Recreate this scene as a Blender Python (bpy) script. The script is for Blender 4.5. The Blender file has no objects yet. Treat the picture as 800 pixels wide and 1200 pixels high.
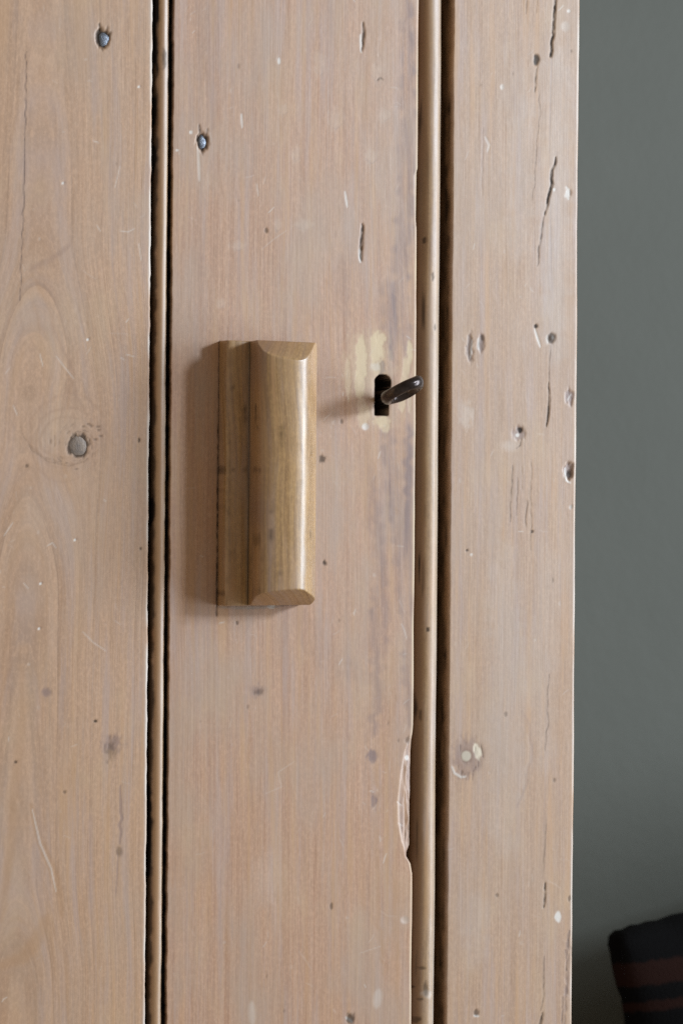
import bpy, bmesh, math
import numpy as np
from mathutils import Matrix, Vector

# ------------------------------------------------------------------ camera
sc = bpy.context.scene
C = sc.collection
D, TH, ROLL, ZC = 1.0, math.radians(26.0), math.radians(0.42), 1.20
FPX = 2600.0                                   # focal length in photo pixels (800 x 1200)
f_ = Vector((math.sin(TH), math.cos(TH), 0))
r0 = Vector((math.cos(TH), -math.sin(TH), 0)); u0 = Vector((0, 0, 1))
r_ = r0 * math.cos(ROLL) + u0 * math.sin(ROLL)
u_ = u0 * math.cos(ROLL) - r0 * math.sin(ROLL)
CAM = Vector((0, 0, ZC)) - f_ * D
cam = bpy.data.cameras.new('camera'); co = bpy.data.objects.new('camera', cam); C.objects.link(co)
m = Matrix.Identity(4)
for i in range(3):
    m[i][0] = r_[i]; m[i][1] = u_[i]; m[i][2] = -f_[i]; m[i][3] = CAM[i]
co.matrix_world = m
cam.sensor_fit = 'VERTICAL'; cam.sensor_height = 36; cam.sensor_width = 24
cam.lens = 36 * FPX / 1200
cam.clip_start = 0.02; cam.clip_end = 20
cam.dof.use_dof = True; cam.dof.focus_distance = 0.985; cam.dof.aperture_fstop = 15.0
sc.camera = co

# ------------------------------------------------------------------ light: a window to the right, dim room
w = bpy.data.worlds.new('World'); sc.world = w; w.use_nodes = True
bg = w.node_tree.nodes['Background']
bg.inputs[0].default_value = (1.0, 0.85, 0.68, 1); bg.inputs[1].default_value = 0.325

def area(name, ang, elev, dist, sx, sy, power, col, target=(0, 0, ZC)):
    """lamp at angle ANG from the door's normal (towards the right) and ELEV up"""
    l = bpy.data.lights.new(name, 'AREA'); l.shape = 'RECTANGLE'; l.size = sx; l.size_y = sy
    l.energy = power; l.color = col
    o = bpy.data.objects.new(name, l); C.objects.link(o)
    d = Vector((math.sin(ang) * math.cos(elev), -math.cos(ang) * math.cos(elev), math.sin(elev)))
    o.location = Vector(target) + d * dist
    o.rotation_euler = d.to_track_quat('Z', 'Y').to_euler()
    return o
R = math.radians
area('window_light', R(45), R(17), 2.6, 0.27, 0.36, 38.0, (0.78, 0.89, 1.0))
area('side_window_light', R(65), R(3), 2.2, 0.48, 1.9, 56.0, (0.78, 0.89, 1.0))

sc.view_settings.view_transform = 'Standard'; sc.view_settings.look = 'None'
sc.view_settings.exposure = -0.06; sc.view_settings.gamma = 1.0
sc.view_settings.use_curve_mapping = False
sc.cycles.max_bounces = 8
sc.cycles.use_denoising = False

# ------------------------------------------------------------------ measuring helpers
def on_door(px, py, out=0.0):
    """photo measurement -> point (mm right, mm up from the view's centre) on the plane OUT mm in front of the door face"""
    d = f_ + r_ * ((px - 400) / FPX) + u_ * ((600 - py) / FPX)
    t = (-out / 1000 - CAM.y) / d.y
    p = CAM + d * t
    return p.x * 1000, (p.z - ZC) * 1000

def photo(U, V, W=0.0):
    """mm on the door -> where the photo shows it; used to lay out the wear marks on the boards"""
    X = U / 1000 - CAM.x; Y = -W / 1000 - CAM.y; Z = V / 1000 + ZC - CAM.z
    dep = X * f_.x + Y * f_.y + Z * f_.z
    return (400 + FPX * (X * r_.x + Y * r_.y + Z * r_.z) / dep,
            600 - FPX * (X * u_.x + Y * u_.y + Z * u_.z) / dep)
def uu(px): return on_door(px, 600)[0]

# ------------------------------------------------------------------ numpy noise
rng = np.random.default_rng(7)
def vnoise(x, y, seed):
    x = np.asarray(x, float); y = np.asarray(y, float)
    x, y = np.broadcast_arrays(x, y)
    xi = np.floor(x).astype(np.int64); yi = np.floor(y).astype(np.int64)
    fx = x - xi; fy = y - yi
    fx = fx * fx * (3 - 2 * fx); fy = fy * fy * (3 - 2 * fy)
    def h(a, b):
        n = (a * 374761393 + b * 668265263 + seed * 1442695041) & 0x7fffffff
        n = ((n ^ (n >> 13)) * 1274126177) & 0x7fffffff
        n = ((n ^ (n >> 16)) * 374761393) & 0x7fffffff
        return (n & 0xffff) / 32767.5 - 1
    return ((h(xi, yi) * (1 - fx) + h(xi + 1, yi) * fx) * (1 - fy) +
            (h(xi, yi + 1) * (1 - fx) + h(xi + 1, yi + 1) * fx) * fy)
def fbm(x, y, seed, n=3):
    s = 0; a = 1; t = 0
    for k in range(n):
        s = s + a * vnoise(x * 2 ** k, y * 2 ** k, seed + 11 * k); t += a; a *= 0.5
    return s / t
def sstep(a, b, x):
    t = np.clip((x - a) / (b - a), 0, 1); return t * t * (3 - 2 * t)

# ------------------------------------------------------------------ materials
def mat(name):
    mt = bpy.data.materials.new(name); mt.use_nodes = True
    nt = mt.node_tree; nt.nodes.clear()
    out = nt.nodes.new('ShaderNodeOutputMaterial'); b = nt.nodes.new('ShaderNodeBsdfPrincipled')
    nt.links.new(b.outputs[0], out.inputs[0])
    return mt, nt, b
class G:
    """small helper to write node graphs"""
    def __init__(s, nt): s.nt = nt
    def n(s, t, **k):
        x = s.nt.nodes.new(t)
        for a, v in k.items(): setattr(x, a, v)
        return x
    def set(s, sock, v):
        if hasattr(v, 'is_output'): s.nt.links.new(v, sock)
        else: sock.default_value = v
    def math(s, op, a, b=0.0, c=None):
        x = s.n('ShaderNodeMath', operation=op); s.set(x.inputs[0], a); s.set(x.inputs[1], b)
        if c is not None: s.set(x.inputs[2], c)
        return x.outputs[0]
    def attr(s, name):
        return s.n('ShaderNodeAttribute', attribute_name=name).outputs['Fac']
    def comb(s, x, y, z):
        c = s.n('ShaderNodeCombineXYZ')
        for i, v in enumerate((x, y, z)): s.set(c.inputs[i], v)
        return c.outputs[0]
    def noise(s, vec, scale=1.0, detail=2.0, rough=0.5, dim='3D', w=None):
        x = s.n('ShaderNodeTexNoise', noise_dimensions=dim)
        if vec is not None: s.set(x.inputs['Vector'], vec)
        if w is not None: s.set(x.inputs['W'], w)
        x.inputs['Scale'].default_value = scale; x.inputs['Detail'].default_value = detail
        x.inputs['Roughness'].default_value = rough
        return x.outputs['Fac']
    def ramp(s, fac, *stops):
        x = s.n('ShaderNodeMapRange', interpolation_type='SMOOTHSTEP')
        s.set(x.inputs[0], fac)
        for i, v in enumerate(stops): x.inputs[i + 1].default_value = v
        return x.outputs[0]
    def mix(s, fac, a, b, mode='MIX'):
        x = s.n('ShaderNodeMix', data_type='RGBA', blend_type=mode)
        s.set(x.inputs[0], fac)
        for i, v in ((6, a), (7, b)): s.set(x.inputs[i], v if hasattr(v, 'is_output') else (*v, 1) if len(v) == 3 else v)
        return x.outputs[2]

def pine(name, light, late, ringf, ringc, line=None, gray=0.35, seed=0.0, rough=0.53, use_attr=True, solid=None, fibre=1.0, saw=None):
    """waxed old pine. the ring coordinate (mm) comes from the board's 'grain' attribute, or, for SOLID, from rings round an axis"""
    mt, nt, b = mat(name); g = G(nt)
    tc = g.n('ShaderNodeTexCoord').outputs['Object']
    sp = g.n('ShaderNodeSeparateXYZ'); nt.links.new(tc, sp.inputs[0])
    x = g.math('MULTIPLY', sp.outputs[0], 1000.0); y = g.math('MULTIPLY', sp.outputs[1], 1000.0); z = g.math('MULTIPLY', sp.outputs[2], 1000.0)
    if solid:
        cx, cy, tilt = solid
        wob = g.math('MULTIPLY', g.math('SUBTRACT', g.noise(g.comb(0.0, g.math('MULTIPLY', z, 0.012), seed), 1, 1), 0.5), 9.0)
        dx = g.math('ADD', g.math('SUBTRACT', x, cx), g.math('MULTIPLY_ADD', z, tilt, wob)); dy = g.math('SUBTRACT', y, cy)
        gr = g.math('SQRT', g.math('ADD', g.math('MULTIPLY', dx, dx), g.math('MULTIPLY', dy, dy)))
    else:
        gr = g.attr('grain')
    ring = g.noise(None, 1.0, 2.5, 0.6, '1D', g.math('MULTIPLY_ADD', gr, ringf, 17.3 + seed))
    zz = g.math('MULTIPLY', z, 0.010)
    # rings fade in and out along the board
    amt = g.ramp(g.noise(g.comb(g.math('MULTIPLY', gr, 0.05), zz, seed + 3), 1, 2), 0.25, 0.75, 0.35, 1.0)
    late_f = g.math('MULTIPLY', g.ramp(ring, 0.44, 0.66, 0.0, ringc), amt)
    col = g.mix(late_f, light, late)
    if saw:
        per, c = saw
        ph = g.math('FRACT', g.math('ADD', g.math('MULTIPLY', gr, 1.0 / per), g.math('MULTIPLY', g.noise(None, 1.0, 1, 0.5, '1D', g.math('MULTIPLY_ADD', gr, 0.9 / per, 5.0)), 1.5)))
        sw = g.math('MULTIPLY', g.math('SUBTRACT', 1.0, g.ramp(ph, 0.0, 0.75, 0.0, 1.0)), g.ramp(ph, 0.0, 0.035, 0.0, 1.0))
        vary = g.ramp(g.noise(g.comb(g.math('MULTIPLY', gr, 0.35 / per), zz, seed + 13), 1, 2), 0.3, 0.7, 0.25, 1.0)
        col = g.mix(g.math('MULTIPLY', g.math('MULTIPLY', sw, vary), c), col, late)
        edge = g.math('MULTIPLY', g.ramp(ph, 0.0, 0.03, 0.0, 1.0), g.ramp(ph, 0.05, 0.16, 1.0, 0.0))
        col = g.mix(g.math('MULTIPLY', g.math('MULTIPLY', edge, vary), c * 0.55), col, tuple(v * 0.72 for v in late))
    if line:
        per, c = line
        ww = g.math('MULTIPLY_ADD', gr, 2 * math.pi / per, g.math('MULTIPLY', g.noise(g.comb(g.math('MULTIPLY', gr, 0.12), zz, seed), 1, 2), 9.0))
        s_ = g.ramp(g.math('SINE', ww), -0.2, 1.0, 0.0, c)
        s_ = g.math('MULTIPLY', s_, g.ramp(g.noise(g.comb(g.math('MULTIPLY', gr, 0.1), g.math('MULTIPLY', z, 0.02), seed + 9), 1, 2), 0.3, 0.7, 0.2, 1.0))
        col = g.mix(s_, col, late)
    # fibres
    fvec = g.comb(g.math('MULTIPLY', gr, 1.15), g.math('MULTIPLY', z, 0.03), g.math('MULTIPLY', y, 0.6))
    fib = g.noise(fvec, 1.0, 3, 0.6)
    col = g.mix(g.ramp(fib, 0.3, 0.75, 0.0, 0.42 * fibre), col, tuple(c * 0.72 for c in late))
    fib2 = g.noise(g.comb(g.math('MULTIPLY', gr, 0.55), g.math('MULTIPLY', z, 0.009), seed + 5), 1.0, 3, 0.6)
    col = g.mix(g.ramp(fib2, 0.35, 0.7, 0.0, 0.35), col, tuple(0.5 * a + 0.5 * c for a, c in zip(light, (0.47, 0.36, 0.27))))
    por = g.noise(g.comb(g.math('MULTIPLY', gr, 1.5), g.math('MULTIPLY', z, 0.075), g.math('MULTIPLY', y, 0.5)), 1.0, 1, 0.5)
    col = g.mix(g.ramp(por, 0.60, 0.72, 0.0, 0.22 * fibre), col, tuple(c * 0.62 for c in late))
    col = g.mix(g.ramp(por, 0.28, 0.38, 0.32, 0.0), col, tuple(min(1, c * 1.22) for c in light))
    mot = g.noise(g.comb(g.math('MULTIPLY', x, 0.75), g.math('MULTIPLY', z, 0.42), g.math('MULTIPLY', y, 0.7)), 1.0, 3, 0.75)
    col = g.mix(g.ramp(mot, 0.40, 0.66, 0.0, 0.26), col, tuple(c * 0.80 for c in late))
    col = g.mix(g.ramp(mot, 0.36, 0.50, 0.22, 0.0), col, tuple(min(1, c * 1.2) for c in light))
    lav = g.noise(g.comb(g.math('MULTIPLY', gr, 0.16), g.math('MULTIPLY', z, 0.011), seed + 51), 1.0, 4, 0.62)
    col = g.mix(g.ramp(lav, 0.46, 0.68, 0.0, 0.52), col, (0.41, 0.300, 0.262))
    org = g.noise(g.comb(g.math('MULTIPLY', gr, 0.22), g.math('MULTIPLY', z, 0.008), seed + 71), 1.0, 3, 0.6)
    col = g.mix(g.ramp(org, 0.50, 0.70, 0.0, 0.60), col, (0.50, 0.285, 0.135))
    # large clouds: greyed wax / pinker wood
    big = g.noise(g.comb(g.math('MULTIPLY', x, 0.030), g.math('MULTIPLY', z, 0.013), seed + 21), 1.0, 4, 0.6)
    col = g.mix(g.ramp(big, 0.42, 0.68, 0.0, gray), col, (0.40, 0.290, 0.215))
    big2 = g.noise(g.comb(g.math('MULTIPLY', x, 0.05), g.math('MULTIPLY', z, 0.02), seed + 41), 1.0, 3, 0.6)
    col = g.mix(g.ramp(big2, 0.5, 0.75, 0.0, 0.30), col, (0.53, 0.365, 0.205))
    # grime specks and tiny pale flecks
    spk = g.noise(g.comb(g.math('MULTIPLY', x, 0.9), g.math('MULTIPLY', z, 0.55), g.math('MULTIPLY', y, 0.9)), 1.0, 3, 0.7)
    col = g.mix(g.ramp(spk, 0.66, 0.80, 0.0, 0.45), col, tuple(c * 0.45 for c in late))
    col = g.mix(g.ramp(spk, 0.20, 0.32, 0.30, 0.0), col, (0.60, 0.52, 0.44))
    hgt = g.math('ADD', g.math('MULTIPLY', fib, 0.55), g.math('MULTIPLY', g.noise(tc, 420.0, 3, 0.6), 0.45))
    rg = g.math('ADD', rough - 0.10, g.math('MULTIPLY', g.noise(g.comb(g.math('MULTIPLY', x, 0.12), g.math('MULTIPLY', z, 0.05), seed + 2), 1.0, 4, 0.65), 0.22))
    if use_attr:
        col = g.mix(g.attr('warm'), col, (0.40, 0.215, 0.095))
        col = g.mix(g.attr('stain'), col, (0.195, 0.118, 0.105))
        col = g.mix(g.attr('pale'), col, (0.70, 0.565, 0.375))
        col = g.mix(g.attr('white'), col, (0.72, 0.69, 0.64))
        col = g.mix(g.attr('dark'), col, (0.016, 0.012, 0.010))
        rg = g.math('ADD', rg, g.math('MULTIPLY', g.attr('pale'), 0.3))
    nt.links.new(col, b.inputs['Base Color']); nt.links.new(rg, b.inputs['Roughness'])
    if use_attr: nt.links.new(g.math('SUBTRACT', 1.0, g.math('MULTIPLY', g.attr('dark'), 0.93)), b.inputs['Specular IOR Level'])
    else: b.inputs['Specular IOR Level'].default_value = 1.0
    bp = g.n('ShaderNodeBump'); bp.inputs['Strength'].default_value = 0.32; bp.inputs['Distance'].default_value = 0.00022
    nt.links.new(hgt, bp.inputs['Height']); nt.links.new(bp.outputs[0], b.inputs['Normal'])
    return mt

L1 = (0.545, 0.330, 0.195)
M_board1 = pine('pine_flat_sawn', L1, (0.375, 0.205, 0.105), 0.30, 0.30, None, 0.34, 0.0, saw=(7.0, 0.8))
M_board2 = pine('pine_door_board', (0.520, 0.305, 0.185), (0.375, 0.185, 0.095), 0.22, 0.75, (2.6, 0.40), 0.55, 31.0, 0.52)
M_stile = pine('pine_stile', (0.480, 0.305, 0.190), (0.36, 0.200, 0.108), 0.20, 0.55, (1.9, 0.42), 0.40, 63.0)
M_bead = pine('pine_bead', (0.410, 0.250, 0.115), (0.25, 0.125, 0.048), 0.45, 0.9, None, 0.25, 11.0, 0.46)
M_handle = pine('pine_handle', (0.500, 0.300, 0.118), (0.270, 0.138, 0.044), 0.34, 0.85, (2.3, 0.65), 0.10, 77.0, 0.36, True, (-58.0, 30.0, 0.035), 1.3)
M_inner = pine('pine_unfinished', (0.30, 0.19, 0.10), (0.20, 0.12, 0.06), 0.3, 0.6, None, 0.2, 5.0, 0.6, False, (0, 0, 0.02))

def metal(name, col, rough, scale, dirt, metallic=1.0):
    mt, nt, b = mat(name); g = G(nt)
    tc = g.n('ShaderNodeTexCoord').outputs['Object']
    n1 = g.noise(tc, scale, 4, 0.65)
    c = g.mix(g.ramp(n1, 0.38, 0.68, 0.0, 0.8), col, dirt)
    nt.links.new(c, b.inputs['Base Color']); b.inputs['Metallic'].default_value = metallic
    nt.links.new(g.math('MULTIPLY_ADD', n1, 0.3, rough - 0.12), b.inputs['Roughness'])
    bp = g.n('ShaderNodeBump'); bp.inputs['Strength'].default_value = 0.5; bp.inputs['Distance'].default_value = 0.0003
    nt.links.new(g.noise(tc, scale * 2.2, 3), bp.inputs['Height']); nt.links.new(bp.outputs[0], b.inputs['Normal'])
    return mt
M_nail = metal('nail_steel', (0.20, 0.22, 0.26), 0.42, 900, (0.07, 0.075, 0.09), 0.75)
M_pin = metal('waxed_pin', (0.25, 0.195, 0.155), 0.52, 500, (0.17, 0.14, 0.125), 0.25)
M_iron = metal('old_iron', (0.075, 0.062, 0.060), 0.24, 260, (0.032, 0.024, 0.022), 0.9)

# ------------------------------------------------------------------ objects
def tag(o, label, cat=None, group=None):
    o['label'] = label
    if cat: o['category'] = cat
    if group: o['group'] = group
def empty(name, loc):
    o = bpy.data.objects.new(name, None); o.location = loc; o.empty_display_size = 0.05; C.objects.link(o); return o
def place(o, parent):
    C.objects.link(o)
    if parent is not None:
        o.parent = parent
        pw = Matrix.Identity(4); q = parent; chain = []
        while q is not None: chain.append(q); q = q.parent
        for q in reversed(chain): pw = pw @ Matrix.Translation(q.location)
        o.location = -pw.translation
    return o
def np_mesh(name, verts, quads, ngons, material, parent, attrs=None, smooth=True):
    me = bpy.data.meshes.new(name)
    verts = np.asarray(verts, np.float32); quads = np.asarray(quads, np.int32).reshape(-1, 4)
    nl = quads.size + sum(len(n) for n in ngons); nf = len(quads) + len(ngons)
    me.vertices.add(len(verts)); me.vertices.foreach_set('co', verts.ravel())
    me.loops.add(nl); me.polygons.add(nf)
    idx = np.concatenate([quads.ravel()] + [np.asarray(n, np.int32) for n in ngons]) if ngons else quads.ravel()
    st = np.concatenate([np.arange(len(quads)) * 4, quads.size + np.cumsum([0] + [len(n) for n in ngons])[:-1]]) if ngons else np.arange(len(quads)) * 4
    me.loops.foreach_set('vertex_index', idx.astype(np.int32))
    me.polygons.foreach_set('loop_start', st.astype(np.int32))
    sm = np.ones(nf, bool) if smooth else np.zeros(nf, bool)
    sm[len(quads):] = False
    me.polygons.foreach_set('use_smooth', sm)
    for k, a in (attrs or {}).items():
        at = me.attributes.new(k, 'FLOAT', 'POINT'); at.data.foreach_set('value', np.asarray(a, np.float32).ravel())
    me.update(calc_edges=True); me.validate()
    me.materials.append(material)
    return place(bpy.data.objects.new(name, me), parent)

V_ROWS = np.concatenate([np.arange(-420, -252, 12.0), np.arange(-246, 246.01, 0.5), np.arange(252, 421, 12.0)])

class Board:
    """an extruded board: closed cross-section PROFILE of (right mm, out mm), rows along V_ROWS; marks are carved and coloured on it"""
    def __init__(s, prof):
        p = np.array(prof, float)
        s.Np = len(p); s.Nv = len(V_ROWS)
        s.U = np.repeat(p[None, :, 0], s.Nv, 0); s.W = np.repeat(p[None, :, 1], s.Nv, 0)
        s.V = np.repeat(V_ROWS[:, None], s.Np, 1)
        s.U0, s.W0 = s.U.copy(), s.W.copy()
        s.S, s.T = photo(s.U, s.V, 0.0)
        s.front = (s.W > -2.5).astype(float)
        z = np.zeros_like(s.U)
        s.a = {k: z.copy() for k in ('dark', 'pale', 'stain', 'warm', 'white')}
        s.grain = s.U.copy()
    def add(s, key, val):
        s.a[key] = np.maximum(s.a[key], val * s.front) if key != 'sub' else s.a[key]
    def box(s, x0, x1, y0, y1):
        return (s.S > x0) & (s.S < x1) & (s.T > y0) & (s.T < y1) & (s.front > 0)
    def line(s, pts, wpx, depth=0.0, taper=True, jit=0.0, soft=0.9, lip=0.0, **keys):
        """a scratch, crack or streak along photo points PTS, WPX wide"""
        if 'dark' in keys and wpx < 6: wpx *= 0.72
        depth = depth * 0.45 if depth > 0 else depth
        pts = np.array(pts, float); pad = wpx * 2 + soft * 2 + 3
        i = s.box(pts[:, 0].min() - pad, pts[:, 0].max() + pad, pts[:, 1].min() - pad, pts[:, 1].max() + pad)
        if not i.any(): return
        S, T = s.S[i], s.T[i]
        if jit: S = S + jit * vnoise(T * 0.12, np.zeros_like(T), int(pts[0, 0]))
        best = np.full(S.shape, 1e9); tt = np.zeros(S.shape)
        seg = np.hypot(*(pts[1:] - pts[:-1]).T); tot = seg.sum() + 1e-6; acc = 0
        for k in range(len(pts) - 1):
            a, b = pts[k], pts[k + 1]; d = b - a; L2 = (d * d).sum() + 1e-9
            t = np.clip(((S - a[0]) * d[0] + (T - a[1]) * d[1]) / L2, 0, 1)
            ds = np.hypot(S - a[0] - t * d[0], T - a[1] - t * d[1])
            u = ds < best; best[u] = ds[u]; tt[u] = (acc + t[u] * seg[k]) / tot; acc += seg[k]
        ww = wpx * 0.5 * ((np.sqrt(np.clip(4 * tt * (1 - tt), 0, 1)) * 0.85 + 0.15) if taper else 1.0)
        mk = 1 - sstep(ww - soft * 0.5, ww + soft, best)
        if 'dark' in keys: mk = mk * np.clip(0.80 + 0.75 * fbm(S * 0.6, T * 0.22, int(pts[0, 1]) + 5, 2), 0.25, 1)
        s.W[i] -= depth * mk
        if lip: s.W[i] += lip * np.exp(-((best - ww - 1.2) / 0.9) ** 2) * (tt > 0.05) * (tt < 0.95)
        for k, v in keys.items():
            s.a[k][i] = np.maximum(s.a[k][i], v * mk)
    def spot(s, x, y, rx, ry, depth=0.0, soft=0.35, rough=0.0, rot=0.0, dome=False, **keys):
        """an elliptical dent, stain or patch"""
        depth = depth * 0.45 if 0 < depth < 0.85 else depth
        if 'dark' in keys: rough = max(rough, 0.35)
        m_ = max(rx, ry) * 1.8 + 3
        i = s.box(x - m_, x + m_, y - m_, y + m_)
        if not i.any(): return
        dx, dy = s.S[i] - x, s.T[i] - y
        c, n = math.cos(rot), math.sin(rot)
        ex, ey = (dx * c + dy * n) / rx, (-dx * n + dy * c) / ry
        q = np.hypot(ex, ey)
        if rough: q = q + rough * fbm(s.S[i] * 0.35, s.T[i] * 0.16, int(x * 7 + y), 3)
        mk = 1 - sstep(1 - soft, 1 + soft, q)
        s.W[i] -= depth * (np.clip(1 - q * q, 0, 1) if dome else mk)
        for k, v in keys.items():
            s.a[k][i] = np.maximum(s.a[k][i], v * mk)
    def relief(s, seed):
        """planed-by-hand unevenness of the face"""
        f = s.front
        s.W += f * (0.16 * fbm(s.U / 30, s.V / 80, seed, 2) + 0.030 * fbm(s.U / 5.0, s.V / 16, seed + 3, 3)
                    + 0.016 * fbm(s.U / 1.6, s.V / 5.0, seed + 8, 2) + 0.010 * fbm(s.U / 0.9, s.V / 26, seed + 17, 2))
    def wear(s, x0, x1, y0, y1, n, seed, lmin=4, lmax=18):
        """random fine scratches, nicks and pin dents of long use"""
        r = np.random.default_rng(seed)
        for k in range(n):
            x, y = r.uniform(x0, x1), r.uniform(y0, y1); kind = r.random()
            if vnoise(x / 45.0, y / 70.0, seed) + r.normal(0, 0.35) < 0.0: continue
            if kind < 0.72:
                L = r.uniform(lmin, lmax) * (2.2 if r.random() < 0.12 else 1); an = r.normal(math.pi / 2.6, 0.75) * r.choice([-1, 1])
                dx, dy = math.cos(an) * L, math.sin(an) * L; b = r.normal(0, 0.07) * L
                s.line([(x, y), (x + dx / 2 - dy / L * b, y + dy / 2 + dx / L * b), (x + dx, y + dy)], r.uniform(0.4, 1.0),
                       r.uniform(0.02, 0.06), white=r.uniform(0.03, 0.24) if r.random() < 0.85 else 0.45, lip=0.01)  # real scratch; the light its edges catch is painted white
            elif kind < 0.85:
                s.spot(x, y, r.uniform(1, 2.2), r.uniform(1.2, 3.0), r.uniform(0.05, 0.14), dome=True, white=r.uniform(0, 0.20))
            elif kind < 0.91:
                s.spot(x, y, r.uniform(0.8, 1.5), r.uniform(1.2, 3.0), 0.1, dark=r.uniform(0.15, 0.45), soft=0.7, rough=0.6)
            else:
                s.spot(x, y, r.uniform(3, 8), r.uniform(3, 9), 0.10, dome=True, rough=0.5)
    def build(s, name, material, parent):
        a = dict(s.a); a['grain'] = s.grain
        j = np.arange(s.Np); jn = (j + 1) % s.Np
        i = np.arange(s.Nv - 1)[:, None]
        q = np.stack([i * s.Np + j, (i + 1) * s.Np + j, (i + 1) * s.Np + jn, i * s.Np + jn], -1).reshape(-1, 4)
        caps = [list(range(s.Np)), list(range((s.Nv - 1) * s.Np + s.Np - 1, (s.Nv - 1) * s.Np - 1, -1))]
        v = np.stack([s.U / 1000, -s.W / 1000, s.V / 1000 + ZC], -1).reshape(-1, 3)
        return np_mesh(name, v, q, caps, material, parent, a)

def board_profile(u_l, u_r, thick, rl, rr, dense_from=None, step=0.5):
    """cross-section, going right along the front, then round the back; rounded arrises of radius rl / rr"""
    p = []
    for k in range(5):
        t = math.pi * (1 - k / 8.0); p.append((u_l + rl + rl * math.cos(t), -rl + rl * math.sin(t)))
    a, b = u_l + rl, u_r - rr
    if dense_from is not None and dense_from > a + 5:
        p += [(x, 0) for x in np.linspace(a, dense_from, int((dense_from - a) / 6) + 2)[1:]]; a = dense_from
    p += [(x, 0) for x in np.linspace(a, b, int((b - a) / step))[1:-1]]
    for k in range(5):
        t = math.pi / 2 * (1 - k / 4.0); p.append((b + rr * math.cos(t), -rr + rr * math.sin(t)))
    p += [(u_r, z) for z in np.linspace(-rr, -thick, 10)[1:]]
    p += [(u_l, z) for z in np.linspace(-thick, -rl, 10)[:-1]]
    return p

# ---- measured edges on the door plane (mm)
E1R = uu(174.8); E2L = uu(199.6); E2R = uu(487.0); ESL = uu(526.8); ESR = uu(675.6)
E1L = E1R - 112.0

cupboard = empty('pine_cupboard', (0, 0, 0.0))
tag(cupboard, 'old waxed pine cupboard with beaded plank door, block handle and worn right stile', 'cupboard')

# door: the ledges behind carry the planks
def boxes(name, bxs, material, parent, bevel=0.0):
    bm = bmesh.new()
    for (x0, x1, y0, y1, z0, z1) in bxs:
        vs = [bm.verts.new(p) for p in ((x0, y0, z0), (x1, y0, z0), (x1, y1, z0), (x0, y1, z0), (x0, y0, z1), (x1, y0, z1), (x1, y1, z1), (x0, y1, z1))]
        for f in ((3, 2, 1, 0), (4, 5, 6, 7), (0, 1, 5, 4), (1, 2, 6, 5), (2, 3, 7, 6), (3, 0, 4, 7)): bm.faces.new([vs[i] for i in f])
    if bevel: bmesh.ops.bevel(bm, geom=bm.edges[:], offset=bevel, segments=2, affect='EDGES')
    me = bpy.data.meshes.new(name); bm.to_mesh(me); bm.free(); me.materials.append(material)
    return place(bpy.data.objects.new(name, me), parent)
mm = 0.001
door = empty('door', (0, 0, 0)); door.parent = cupboard
for dz in (-0.31, 0.31):
    boxes('ledge', [(E1L * mm, (E2R - 4) * mm, 0.0225, 0.042, ZC + dz - 0.05, ZC + dz + 0.05)], M_inner, door, 0.002)
door['label'] = 'beaded plank door of the pine cupboard'

# ---- plank 1 (left): flat-sawn, cathedral grain, knot
b1 = Board(board_profile(E1L, E1R, 22, 1.0, 0.9, uu(0) - 6))
S, T = b1.S, b1.T
kx, ky = uu(90), on_door(90, 521)[1]
U, V = b1.U0, b1.V
d2 = ((U - kx) / 15) ** 2 + ((V - ky) / 34) ** 2
Uw = kx + (U - kx) * (1 - 0.85 * np.exp(-d2))
Uw = Uw + 2.0 * fbm(U / 60, V / 120, 5, 2) + 0.5 * fbm(U / 12, V / 40, 9, 2)
cxl = uu(34) + 4 * np.sin(V / 120)
h = 17 + 0.020 * (V + 240) + 5.5 * sstep(-34, 26, V - on_door(40, 345)[1]) + 4.5 * sstep(-34, 26, V - on_door(40, 600)[1]) + 4.5 * sstep(-28, 20, V - on_door(40, 1085)[1])
b1.grain = np.sqrt((1.15 * (Uw - cxl)) ** 2 + h ** 2) * 1.2
b1.relief(3)
b1.wear(0, 172, 0, 1200, 140, 21, 3, 13)
# nail hole
def nail_pit(b, x, y, rx, ry, up=14, dn=6):
    b.spot(x - 1, y, rx, ry, 0.9, soft=0.22, rough=0.25, dark=0.93)
    b.line([(x - 4, y - ry + 2), (x - 5, y - ry - up * 0.6)], 3.0, 0.4, dark=0.8)
    b.line([(x + 4, y - ry + 2), (x + 5, y - ry - up * 0.3)], 3.0, 0.3, dark=0.55)
    b.line([(x - 2, y + ry - 1), (x - 1, y + ry + dn)], 2.4, 0.3, dark=0.6)
    b.line([(x + 8, y - ry), (x + 9, y)], 1.4, 0, white=0.15)
nail_pit(b1, 121.5, 45, 8.5, 11, 12, 4)
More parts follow.
